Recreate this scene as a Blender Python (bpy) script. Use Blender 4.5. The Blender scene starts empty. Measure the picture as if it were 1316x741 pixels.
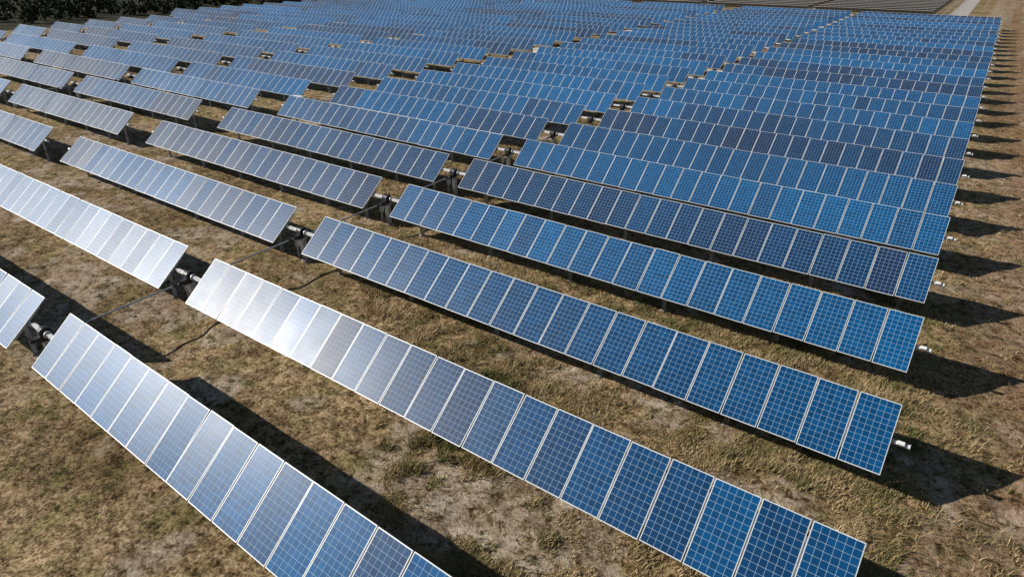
import bpy, math, numpy as np
from mathutils import Vector
rng=np.random.default_rng(7)
S=bpy.context.scene
D=10.2
AX=1.42
H=12.3
TILT=39.0
PW=1.94

# ---------------------------------------------------------------- helpers
def new_mat(name):
    m=bpy.data.materials.new(name); m.use_nodes=True
    nt=m.node_tree; b=nt.nodes["Principled BSDF"]
    return m,nt,b
def N(nt,t,**kw):
    n=nt.nodes.new(t)
    for k,v in kw.items(): setattr(n,k,v)
    return n
def math_(nt,op,a,b=None,c=None):
    n=nt.nodes.new("ShaderNodeMath"); n.operation=op
    for i,v in enumerate((a,b,c)):
        if v is None: continue
        if isinstance(v,(int,float)): n.inputs[i].default_value=v
        else: nt.links.new(v,n.inputs[i])
    return n.outputs[0]
def mix(nt,f,a,b,bt='MIX'):
    n=nt.nodes.new("ShaderNodeMix"); n.data_type='RGBA'; n.blend_type=bt
    def s(sock,v):
        if isinstance(v,(int,float)): sock.default_value=v
        elif isinstance(v,tuple): sock.default_value=(*v,1) if len(v)==3 else v
        else: nt.links.new(v,sock)
    s(n.inputs[0],f); s(n.inputs[6],a); s(n.inputs[7],b)
    return n.outputs[2]
def ramp(nt,f,stops):
    n=nt.nodes.new("ShaderNodeValToRGB")
    while len(n.color_ramp.elements)<len(stops): n.color_ramp.elements.new(0.5)
    for e,(p,c) in zip(n.color_ramp.elements,stops):
        e.position=p; e.color=(*c,1) if len(c)==3 else c
    nt.links.new(f,n.inputs[0]); return n.outputs[0]
def noise(nt,vec,scale,detail=4,rough=.55,dist=0):
    n=nt.nodes.new("ShaderNodeTexNoise"); n.inputs['Scale'].default_value=scale
    n.inputs['Detail'].default_value=detail; n.inputs['Roughness'].default_value=rough
    n.inputs['Distortion'].default_value=dist
    nt.links.new(vec,n.inputs['Vector']); return n.outputs[0]

class MB:
    def __init__(s): s.v=[];s.f=[];s.m=[];s.r=[];s.uv=[]
    def box(s,c,size,ax=None,mat=0,mats=None,r=0.5):
        ax=ax or (Vector((1,0,0)),Vector((0,1,0)),Vector((0,0,1)))
        c=Vector(c); a,b,d=[ax[i]*(size[i]/2) for i in range(3)]
        i=len(s.v)
        for z in(-1,1):
            for y in(-1,1):
                for x in(-1,1): s.v.append(c+a*x+b*y+d*z)
        F=[(0,2,3,1),(4,5,7,6),(0,1,5,4),(2,6,7,3),(0,4,6,2),(1,3,7,5)]
        for k,f in enumerate(F):
            s.f.append([i+j for j in f]); s.m.append(mats[k] if mats else mat); s.r.append(r); s.uv.append([(0,0)]*4)
    def quad(s,pts,mat,r):
        i=len(s.v); s.v+= [Vector(p) for p in pts]; s.f.append([i,i+1,i+2,i+3]); s.m.append(mat); s.r.append(r); s.uv.append([(0,0),(1,0),(1,1),(0,1)])
    def cyl(s,p,q,r1,r2=None,n=10,mat=0,r=.5):
        r2=r1 if r2 is None else r2
        p=Vector(p);q=Vector(q);d=(q-p).normalized()
        u=d.orthogonal().normalized();w=d.cross(u); i=len(s.v)
        for c,rr in((p,r1),(q,r2)):
            for k in range(n):
                t=2*math.pi*k/n; s.v.append(c+(u*math.cos(t)+w*math.sin(t))*rr)
        for k in range(n):
            k2=(k+1)%n; s.f.append([i+k,i+k2,i+n+k2,i+n+k]); s.m.append(mat);s.r.append(r);s.uv.append([(0,0)]*4)
        s.f.append([i+k for k in range(n)][::-1]);s.m.append(mat);s.r.append(r);s.uv.append([(0,0)]*n)
        s.f.append([i+n+k for k in range(n)]);s.m.append(mat);s.r.append(r);s.uv.append([(0,0)]*n)
    def mesh(s,name,mats):
        me=bpy.data.meshes.new(name); me.from_pydata([tuple(v) for v in s.v],[],s.f)
        for m in mats: me.materials.append(m)
        me.polygons.foreach_set("material_index",s.m)
        a=me.attributes.new("rnd","FLOAT","FACE"); a.data.foreach_set("value",s.r)
        uv=me.uv_layers.new(name="UVMap"); flat=[c for f in s.uv for p in f for c in p]
        uv.data.foreach_set("uv",flat); me.update(); return me
def obj(name,me,loc=(0,0,0),rz=0):
    o=bpy.data.objects.new(name,me); o.location=loc; o.rotation_euler=(0,0,rz)
    S.collection.objects.link(o); return o

_g={}
def vnoise(x,y,sc,seed):
    if seed not in _g: _g[seed]=np.random.default_rng(seed).random((256,256))
    g=_g[seed]; x0=np.asarray(x);y0=np.asarray(y)
    ca,sa=math.cos(seed*1.3),math.sin(seed*1.3)
    x=(x0*ca-y0*sa)/sc+1000.3; y=(x0*sa+y0*ca)/sc+1000.7
    xi=np.floor(x).astype(int);yi=np.floor(y).astype(int);fx=x-xi;fy=y-yi
    fx=fx*fx*(3-2*fx);fy=fy*fy*(3-2*fy)
    a=g[xi%256,yi%256];b=g[(xi+1)%256,yi%256];c=g[xi%256,(yi+1)%256];d=g[(xi+1)%256,(yi+1)%256]
    return (a*(1-fx)+b*fx)*(1-fy)+(c*(1-fx)+d*fx)*fy
def bare(x,y):
    n=.40*vnoise(x,y,4.2,1)+.34*vnoise(x,y,1.6,2)+.26*vnoise(x,y,.6,3)
    b=np.clip((n-.56)/.10,0,1)
    right=np.clip((x-1.8+2.5*(vnoise(x,y,4,4)-.5))/3.5,0,1)
    b=np.maximum(b,right*np.clip(.6+.9*(vnoise(x,y,2.2,5)-.35),0,1))
    return b
def zter(x,y):
    w=np.clip(1-(np.abs(y-40)-60)/20,0,1)*np.clip(1-(np.abs(x+30)-75)/15,0,1)
    return w*(.10*(vnoise(x,y,7,11)-.5)+.11*(vnoise(x,y,1.3,12)-.5)+.11*(vnoise(x,y,.55,13)-.5))

# ---------------------------------------------------------------- materials
M_glass,nt,b=new_mat("solar_cells")
uv=N(nt,"ShaderNodeUVMap").outputs[0]; sep=N(nt,"ShaderNodeSeparateXYZ"); nt.links.new(uv,sep.inputs[0])
rnd=N(nt,"ShaderNodeAttribute",attribute_name="rnd").outputs['Fac']
oi=N(nt,"ShaderNodeObjectInfo").outputs['Random']
u6=math_(nt,'MULTIPLY',sep.outputs[0],6.0); v12=math_(nt,'MULTIPLY',sep.outputs[1],12.0)
lu=math_(nt,'LESS_THAN',math_(nt,'PINGPONG',u6,.5),.018)
lv=math_(nt,'LESS_THAN',math_(nt,'PINGPONG',v12,.5),.018)
line=math_(nt,'MAXIMUM',lu,lv)
bus=math_(nt,'LESS_THAN',math_(nt,'PINGPONG',math_(nt,'ADD',math_(nt,'MULTIPLY',u6,3.0),.5),.5),.025)
geo=N(nt,"ShaderNodeNewGeometry").outputs['Position']
cell=N(nt,"ShaderNodeCombineXYZ"); nt.links.new(math_(nt,'FLOOR',u6),cell.inputs[0]); nt.links.new(math_(nt,'FLOOR',v12),cell.inputs[1]); nt.links.new(math_(nt,'MULTIPLY',math_(nt,'ADD',rnd,oi),91.7),cell.inputs[2])
wn=N(nt,"ShaderNodeTexWhiteNoise",noise_dimensions='3D'); nt.links.new(cell.outputs[0],wn.inputs['Vector'])
base=ramp(nt,math_(nt,'PINGPONG',math_(nt,'ADD',math_(nt,'MULTIPLY',rnd,.55),math_(nt,'MULTIPLY',oi,.72)),1.0),[(0,(.0005,.066,.195)),(.35,(.0005,.090,.250)),(.68,(.001,.058,.170)),(.9,(.003,.038,.118)),(1,(.010,.030,.090))])
rowt=ramp(nt,noise(nt,geo,.05,2),[(.40,(.84,.82,.84)),(.6,(1.12,1.12,1.10))])
base=mix(nt,1.0,base,rowt,'MULTIPLY')
cv=math_(nt,'ADD',math_(nt,'MULTIPLY',wn.outputs[0],.35),.82)
cc=N(nt,"ShaderNodeCombineXYZ")
for i in range(3): nt.links.new(cv,cc.inputs[i])
base=mix(nt,1.0,base,cc.outputs[0],'MULTIPLY')
col=mix(nt,math_(nt,'MULTIPLY',bus,.10),base,(.30,.52,.62))
col=mix(nt,math_(nt,'MULTIPLY',line,.85),col,(.46,.62,.72))
dust=noise(nt,geo,1.3,3)
nt.links.new(col,b.inputs['Base Color'])
nt.links.new(math_(nt,'ADD',math_(nt,'ADD',math_(nt,'MULTIPLY',dust,.08),.31),math_(nt,'MULTIPLY',rnd,.05)),b.inputs['Roughness'])
b.inputs['IOR'].default_value=1.5
nt.links.new(math_(nt,'SUBTRACT',.26,math_(nt,'MULTIPLY',math_(nt,'MAXIMUM',line,bus),.22)),b.inputs['Specular IOR Level'])

def simple(name,c,rough=.5,metal=0,var=.12,sc=3):
    m,nt,b=new_mat(name); g=N(nt,"ShaderNodeNewGeometry").outputs['Position']
    n=noise(nt,g,sc,3)
    lo=tuple(x*(1-var) for x in c);hi=tuple(min(1,x*(1+var)) for x in c)
    nt.links.new(ramp(nt,n,[(.3,lo),(.7,hi)]),b.inputs['Base Color'])
    b.inputs['Roughness'].default_value=rough;b.inputs['Metallic'].default_value=metal
    return m
M_frame=simple("aluminium_frame",(.72,.73,.73),.45,.12,.05)
M_back=simple("panel_backsheet",(.14,.14,.15),.6)
M_galv=simple("galvanised_steel",(.50,.51,.52),.5,.4,.2,9)
M_black=simple("black_gearbox",(.025,.026,.028),.45,0,.3,9)
M_white=simple("white_painted_metal",(.78,.78,.76),.4,0,.05)
M_conc=simple("concrete",(.28,.25,.21),.85,0,.2,8)
MATS=[M_glass,M_frame,M_back,M_galv,M_black,M_white,M_conc]

# ---------------------------------------------------------------- solar row mesh
def solar_mesh(n,tilt,seed,stub=(1,0)):
    r=np.random.default_rng(seed); B=MB()
    t=math.radians(tilt)
    pit=1.0125; L=n*pit; x0=-L/2
    posts=[ -L/2+L*f for f in ((.06,.25,.44,.63,.82,.965) if n>14 else (.1,.5,.9))]
    tone=r.random()*.6
    n0=Vector((0,-math.sin(t),math.cos(t))); e0=Vector((0,math.cos(t),math.sin(t)))
    for i in range(n):
        xc=x0+pit*(i+.5)
        tt=t+math.radians(r.normal(0,.5)); roll=math.radians(r.normal(0,.35))
        ev=Vector((0,math.cos(tt),math.sin(tt))); nn=Vector((0,-math.sin(tt),math.cos(tt)))
        ex=(Vector((1,0,0))+nn*roll).normalized(); nn=ex.cross(ev).normalized()
        ax=(ex,ev,nn)
        c=Vector((xc,0,AX))+n0*.125+ex*r.normal(0,.002)+ev*r.normal(0,.004)
        near=min(abs(xc+pit/2-p) for p in posts)<.5 or min(abs(xc-pit/2-p) for p in posts)<.5
        wdt=.970 if near else .99
        if r.random()<.2: tone=r.random()
        rr=float(np.clip(tone+r.normal(0,.12),0,1))
        B.box(c,(wdt,PW,.04),ax,mats=[2,1,1,1,1,1])
        g=c+nn*.0225; a=ex*(wdt/2-.018); bb=ev*(PW/2-.020)
        B.quad([g-a-bb,g+a-bb,g+a+bb,g-a+bb],0,rr)
    ax=(Vector((1,0,0)),e0,n0)
    for i in range(n+1):
        xc=min(max(x0+pit*i,x0+.05),-x0-.05)
        B.box(Vector((xc,0,AX))+n0*.083,(.05,1.25,.038),ax,mat=3)
    ext=.34
    B.box((0,0,AX),(L+.1,.115,.115),ax,mat=3)
    for sgn,st in ((1,stub[0]),(-1,stub[1])):
        if st:
            B.box((sgn*(L/2+.06+ext/2),0,AX),(ext,.09,.09),ax,mat=5)
            B.box(Vector((sgn*(L/2+.06+ext+.006),0,AX)),(.012,.13,.13),ax,mat=3)
            B.box(Vector((sgn*(L/2+.20),0,AX))+n0*.085,(.16,.10,.05),ax,mat=5)
    for p in posts:
        B.box((p,0,AX/2-.25),(.008,.10,AX+.30),mat=3)
        B.box((p-.05,0,AX/2-.25),(.009,.12,AX+.30),mat=3)
        B.box((p+.05,0,AX/2-.25),(.009,.12,AX+.30),mat=3)
        B.box((p,.0,AX-.02),(.14,.20,.20),mat=3)
        B.cyl((p,0,-.05),(p,0,.03),.15,.13,10,mat=6)
        B.cyl((p+.12,.05,.45),(p+.12,-.45*math.cos(t),AX-.45*math.sin(t)+.05),.02,mat=4,n=6)
    return B.mesh("solar_row_mesh",MATS),L
def drive_mesh(gap):
    B=MB()
    B.box((0,0,AX),(gap-.1,.11,.11),mat=5)
    B.cyl((-.30,0,AX),(-.26,0,AX),.12,n=14,mat=3); B.cyl((.26,0,AX),(.30,0,AX),.12,n=14,mat=3)
    B.cyl((-.11,0,AX),(.11,0,AX),.19,n=18,mat=4)
    B.box((0,-.16,AX-.18),(.22,.30,.20),mat=4)
    B.cyl((0,-.46,AX-.18),(0,-.30,AX-.18),.07,n=12,mat=4)
    B.box((.17,.02,AX-.05),(.10,.16,.24),mat=4)
    for dx in(-.08,.08): B.box((dx,0,.5),(.012,.24,1.40),mat=3)
    B.box((0,0,.5),(.146,.012,1.38),mat=3)
    B.box((0,0,AX-.27),(.34,.34,.02),mat=3)
    B.cyl((0,0,-.1),(0,0,.08),.26,.22,14,mat=6)
    B.cyl((.13,.15,.10),(.13,.15,AX-.4),.03,n=8,mat=4)
    B.box((-.50,.03,.72),(.20,.12,.28),mat=3); B.box((-.50,.0,.27),(.05,.05,.6),mat=3)
    return B.mesh("drive_unit_mesh",MATS)

layout=[(22,-10.42,(1,0)),(21,-34.0,(0,1)),(19,-58.1,(1,0)),(20,-80.3,(0,1)),(20,-104.2,(1,0))]
variants={}
tilts=[TILT,TILT+.9,TILT-.8,TILT+.3]
for n,x,st in layout+[(10,-121.5,(0,1)),(20,-126.2,(0,1))]:
    for v,t in enumerate(tilts):
        if (n,st,v) not in variants: variants[(n,st,v)]=solar_mesh(n,t,n*10+v+st[0]*100,st)[0]
drv=drive_mesh(1.75)
SL=-.0068
def ytop(k): return D*(1.078+.5138*(k-1)) if k>0 else D*.575
offs=PW/2*math.cos(math.radians(TILT))-.125*math.sin(math.radians(TILT))
def yrow(k,x): return ytop(k)-offs+SL*x if k>0 else ytop(0)-offs+(0 if x>-20 else .3)
order=[1,0,2,0,3,1,2,0,3,0,1,2,3,0,2,1,0,3,2,1,0,2,3,1,0,1,2,3]
for k in range(0,28):
    v=order[k]
    for n,x,st in layout+([(10,-121.3,(0,1))] if k<13 else [(20,-126.4,(0,1))]):
        rz=math.atan(SL); jx=rng.normal(0,.05)
        if k==0: rz=math.radians(-1.35) if x>-20 else math.radians(-.3)
        obj("solar_panel_row",variants[(n,st,v)],(x+jx,yrow(k,x),rng.normal(0,.015)),rz)
    for xd in(-22.48,-69.0,-115.3): obj("tracker_drive_unit",drv,(xd,yrow(k,xd),0),0)
for xd in(-22.48,-69.0,-115.3):
    B=MB(); yprev=yrow(0,xd)
    for k in range(1,28):
        y2=yrow(k,xd)
        B.cyl((xd,yprev+.1,AX-.24),(xd,y2-.46,AX-.18),.035,n=8,mat=3)
        for f in(.06,.86): 
            yy=yprev+(y2-yprev)*f; B.cyl((xd,yy,AX-.24+f*.06),(xd,yy+.16,AX-.24+f*.06),.055,n=8,mat=4)
        yprev=y2
    obj("drive_shaft",B.mesh("drive_shaft_mesh",MATS))
v2=solar_mesh(22,30,900,(0,0))[0]
for j in range(22):
    for i in range(9):
        obj("solar_panel_row",v2,(-21.5-i*23.6,159+j*5.2,0),math.pi)
def cabinet():
    B=MB()
    B.box((0,0,.06),(1.1,.75,.14),mat=6); B.box((0,0,.78),(.95,.6,1.3),mat=5)
    B.box((0,0,1.47),(1.05,.70,.06),mat=5)
    B.box((-.235,-.312,.80),(.44,.02,1.16),mat=5);B.box((.235,-.312,.80),(.44,.02,1.16),mat=5)
    B.box((.03,-.33,.85),(.025,.03,.16),mat=4); B.box((0,-.304,1.36),(.5,.012,.05),mat=4)
    return B.mesh("cabinet_mesh",MATS)
cm=cabinet()
for x,y in((-46.6,34.4),(-46.4,45.0),(-46.5,71.3),(-46.2,97)): obj("electrical_cabinet",cm,(x,y,0))

# ---------------------------------------------------------------- ground
def axis(lo,hi,step,far,fac=1.35):
    a=list(np.arange(lo,hi+1e-6,step)); s=step;p=a[-1]
    while p<far: s*=fac; p+=s; a.append(p)
    s=step;p=a[0]; pre=[]
    while p>-far: s*=fac;p-=s;pre.append(p)
    return np.array(pre[::-1]+a)
xs=axis(-62,22,.18,4000); ys=axis(-6,66,.18,4000)
X,Y=np.meshgrid(xs,ys); nx,ny=len(xs),len(ys)
Z=zter(X,Y)
co=np.stack([X.ravel(),Y.ravel(),Z.ravel()],1).astype(np.float32)
i=np.arange(nx-1)[None,:]+nx*np.arange(ny-1)[:,None]
F=np.stack([i,i+1,i+nx+1,i+nx],-1).reshape(-1,4)
me=bpy.data.meshes.new("ground"); me.vertices.add(len(co)); me.vertices.foreach_set("co",co.ravel())
me.loops.add(F.size); me.loops.foreach_set("vertex_index",F.ravel().astype(np.int32))
me.polygons.add(len(F)); me.polygons.foreach_set("loop_start",(np.arange(len(F))*4).astype(np.int32))
a=me.attributes.new("bare","FLOAT","POINT"); a.data.foreach_set("value",bare(X,Y).ravel().astype(np.float32))
me.update(calc_edges=True); me.validate()
me.polygons.foreach_set("use_smooth",np.ones(len(F),bool))
M_g,nt,b=new_mat("dry_grass_ground")
g=N(nt,"ShaderNodeNewGeometry").outputs['Position']
ba=N(nt,"ShaderNodeAttribute",attribute_name="bare").outputs['Fac']
fine=noise(nt,g,10,5,.85); clump=noise(nt,g,2.8,4,.75,.3); med=noise(nt,g,.8,5,.72,.4); big=noise(nt,g,.16,3,.6)
tex=math_(nt,'ADD',math_(nt,'MULTIPLY',fine,.58),math_(nt,'MULTIPLY',clump,.42))
grass=ramp(nt,tex,[(.40,(.040,.025,.012)),(.455,(.185,.125,.063)),(.51,(.40,.295,.165)),(.58,(.74,.585,.375))])
green=ramp(nt,tex,[(.40,(.026,.026,.009)),(.465,(.13,.12,.040)),(.56,(.42,.36,.16))])
gm=ramp(nt,med,[(.48,(0,0,0)),(.60,(.75,.75,.75))])
grass=mix(nt,gm,grass,green)
grass=mix(nt,1.0,grass,ramp(nt,big,[(.38,(.68,.62,.54)),(.62,(1.15,1.09,1.02))]),'MULTIPLY')
soil=ramp(nt,math_(nt,'ADD',math_(nt,'MULTIPLY',fine,.5),math_(nt,'MULTIPLY',med,.5)),[(.40,(.18,.12,.075)),(.48,(.44,.335,.23)),(.58,(.76,.63,.49))])
fac=math_(nt,'MULTIPLY',ba,ramp(nt,clump,[(.40,(.05,.05,.05)),(.53,(1,1,1))]))
colg=mix(nt,fac,grass,soil)
sp=N(nt,"ShaderNodeSeparateXYZ"); nt.links.new(g,sp.inputs[0])
xw=math_(nt,'ADD',sp.outputs[0],math_(nt,'MULTIPLY',math_(nt,'SUBTRACT',noise(nt,g,.12,2),.5),6.0))
strip=N(nt,"ShaderNodeMapRange"); nt.links.new(xw,strip.inputs[0]); strip.inputs[1].default_value=1.0; strip.inputs[2].default_value=4.0
colg=mix(nt,strip.outputs[0],colg,mix(nt,1.0,colg,(.88,.76,.70),'MULTIPLY'))
for tx in(5.2,7.1):
    d=math_(nt,'ABSOLUTE',math_(nt,'SUBTRACT',xw,tx))
    tr=N(nt,"ShaderNodeMapRange"); nt.links.new(d,tr.inputs[0]); tr.inputs[1].default_value=.1; tr.inputs[2].default_value=.5; tr.inputs[3].default_value=.6; tr.inputs[4].default_value=0
    colg=mix(nt,tr.outputs[0],colg,soil)
nt.links.new(colg,b.inputs['Base Color']); b.inputs['Roughness'].default_value=.95; b.inputs['Specular IOR Level'].default_value=.1
bump=N(nt,"ShaderNodeBump"); bump.inputs['Strength'].default_value=.85; bump.inputs['Distance'].default_value=.12
nt.links.new(math_(nt,'ADD',fine,clump),bump.inputs['Height']); nt.links.new(bump.outputs[0],b.inputs['Normal'])
me.materials.append(M_g); obj("ground",me)

def sheet(name,x0,x1,y0,y1,mat,z=.02):
    B=MB();B.quad([(x0,y0,z),(x1,y0,z),(x1,y1,z),(x0,y1,z)],0,.5); return obj(name,B.mesh(name,[mat]))
M_road=simple("pale_gravel",(.46,.42,.37),.9,0,.25,.8)
sheet("gravel_road",-8.6,-5.2,150.5,700,M_road)
sheet("gravel_road",-260,-8.6,151.8,154.6,M_road,.024)

# ---------------------------------------------------------------- grass tufts
def tufts(nT,seed,nb):
    r=np.random.default_rng(seed)
    n=nT*7
    ang=r.uniform(-.12,math.pi*.78,n); rad=7+np.abs(r.exponential(20,n))
    x=rad*np.cos(ang);y=rad*np.sin(ang)
    ok=(x<16)&(x>-62)&(y>-4)&(y<66); x=x[ok];y=y[ok]
    cl=.45*vnoise(x,y,.9,21)+.55*vnoise(x,y,.35,22)
    p=np.clip((cl-.45)/.18,0.03,1)*(1-.97*bare(x,y))*np.where(x>1.5,.2,1)
    ok=r.random(len(x))<p; x=x[ok][:nT];y=y[ok][:nT]; nT=len(x)
    z=zter(x,y)
    sz=.6+.9*vnoise(x,y,1.4,23)
    hue=vnoise(x,y,3.1,24)*.5+vnoise(x,y,.8,25)*.5
    m=nT*nb
    X=np.repeat(x,nb)+r.normal(0,.08,m);Y=np.repeat(y,nb)+r.normal(0,.08,m);Zb=np.repeat(z,nb)-.01
    h=np.repeat(sz,nb)*r.uniform(.05,.18,m); a=r.uniform(0,2*math.pi,m); lean=r.uniform(.2,1.4,m)*h
    w=r.uniform(.007,.016,m)
    dx,dy=np.cos(a),np.sin(a)
    P=np.empty((m,3,3),np.float32)
    P[:,0]=np.stack([X-dy*w,Y+dx*w,Zb],1);P[:,1]=np.stack([X+dy*w,Y-dx*w,Zb],1);P[:,2]=np.stack([X+dx*lean,Y+dy*lean,Zb+h],1)
    me=bpy.data.meshes.new("dry_grass"); me.vertices.add(m*3);me.vertices.foreach_set("co",P.ravel())
    me.loops.add(m*3);me.loops.foreach_set("vertex_index",np.arange(m*3,dtype=np.int32))
    me.polygons.add(m);me.polygons.foreach_set("loop_start",(np.arange(m)*3).astype(np.int32))
    A=me.attributes.new("hue","FLOAT","FACE");A.data.foreach_set("value",np.clip(np.repeat(hue,nb)+r.normal(0,.16,m),0,1).astype(np.float32))
    me.update(calc_edges=True)
    return me
me=tufts(58000,5,6)
M_t,nt,b=new_mat("dry_grass_blades")
hu=N(nt,"ShaderNodeAttribute",attribute_name="hue").outputs['Fac']
nt.links.new(ramp(nt,hu,[(.1,(.64,.50,.30)),(.4,(.48,.36,.19)),(.6,(.31,.24,.11)),(.75,(.20,.19,.07)),(.95,(.11,.13,.04))]),b.inputs['Base Color'])
b.inputs['Roughness'].default_value=.8;b.inputs['Specular IOR Level'].default_value=.15
me.materials.append(M_t); obj("dry_grass",me)

# ---------------------------------------------------------------- scrub / woodland edge
def forest():
    r=np.random.default_rng(3); B=MB()
    pts=[]
    while len(pts)<420:
        x=-150-abs(r.normal(0,26));y=r.uniform(15,330)
        if all((x-a)**2+(y-c)**2>9 for a,c in pts): pts.append((x,y))
    for x,y in pts:
        h=r.uniform(2.2,4.6)
        B.cyl((x,y,-.2),(x+r.normal(0,.2),y,h*.6),.12,.05,6,mat=0)
        for _ in range(3):
            a=r.uniform(0,6.28);z0=h*r.uniform(.15,.45)
            B.cyl((x,y,z0),(x+math.cos(a)*h*.25,y+math.sin(a)*h*.25,z0+h*.22),.05,.02,5,mat=0)
        for c in range(11):
            a=r.uniform(0,6.28);q=r.uniform(0,.5)*h
            cx,cy,cz=x+q*math.cos(a),y+q*math.sin(a),h*r.uniform(.08,.88)
            cr=h*r.uniform(.13,.22); tone=r.random()
            for _ in range(18):
                d=r.normal(0,1,3);d/=np.linalg.norm(d);rr=cr*r.uniform(.55,1.1)
                p=np.array([cx,cy,cz])+d*rr; p[2]=max(p[2],.12)
                u=r.normal(0,1,3);u/=np.linalg.norm(u);w=np.cross(u,d+.3*r.normal(0,1,3));w/=np.linalg.norm(w)+1e-6
                s=r.uniform(.14,.34)
                B.quad([p-u*s-w*s*.7,p+u*s-w*s*.5,p+u*s*.8+w*s*.7,p-u*s*.6+w*s*.6],1,float(np.clip(tone+r.normal(0,.2),0,1)))
    bark=simple("bark",(.09,.065,.045),.9)
    leaf,nt,b=new_mat("foliage"); rn=N(nt,"ShaderNodeAttribute",attribute_name="rnd").outputs['Fac']
    nt.links.new(ramp(nt,rn,[(0,(.020,.032,.012)),(.6,(.042,.054,.022)),(1,(.070,.074,.034))]),b.inputs['Base Color']); b.inputs['Roughness'].default_value=.8; b.inputs['Specular IOR Level'].default_value=.15
    obj("woodland_scrub",B.mesh("woodland",[bark,leaf]))
forest()
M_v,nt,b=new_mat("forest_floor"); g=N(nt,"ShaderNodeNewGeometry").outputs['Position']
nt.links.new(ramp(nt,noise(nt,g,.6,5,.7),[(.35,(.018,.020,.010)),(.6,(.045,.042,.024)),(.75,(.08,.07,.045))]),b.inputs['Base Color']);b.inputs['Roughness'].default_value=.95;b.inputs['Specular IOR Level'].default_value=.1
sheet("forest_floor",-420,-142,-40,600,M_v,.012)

# ---------------------------------------------------------------- light
sd=Vector((-.763,-.418,.492)).normalized()
el=math.asin(sd.z); az=math.atan2(sd.x,sd.y)
w=bpy.data.worlds.new("World"); S.world=w; w.use_nodes=True; nt=w.node_tree
sky=nt.nodes.new("ShaderNodeTexSky"); sky.sky_type='NISHITA'; sky.sun_disc=False
sky.sun_elevation=el; sky.sun_rotation=az%(2*math.pi); sky.air_density=1.0; sky.dust_density=.3
bg=nt.nodes["Background"]; nt.links.new(sky.outputs[0],bg.inputs[0]); bg.inputs[1].default_value=.05
l=bpy.data.lights.new("sun","SUN"); l.energy=5.0; l.angle=math.radians(.5); l.color=(1,.955,.89)
lo=bpy.data.objects.new("sun",l); S.collection.objects.link(lo); lo.rotation_euler=(-sd).to_track_quat('-Z','Y').to_euler(); lo.location=sd*100
S.view_settings.view_transform='Standard'; S.view_settings.look='None'; S.view_settings.exposure=0
# ---------------------------------------------------------------- camera
c=bpy.data.cameras.new("camera"); c.sensor_width=36; c.lens=813/1316*36; c.clip_end=9000
co_=bpy.data.objects.new("camera",c); S.collection.objects.link(co_)
co_.location=(0,0,H); co_.rotation_euler=(math.radians(62),0,math.radians(35.27)); S.camera=co_
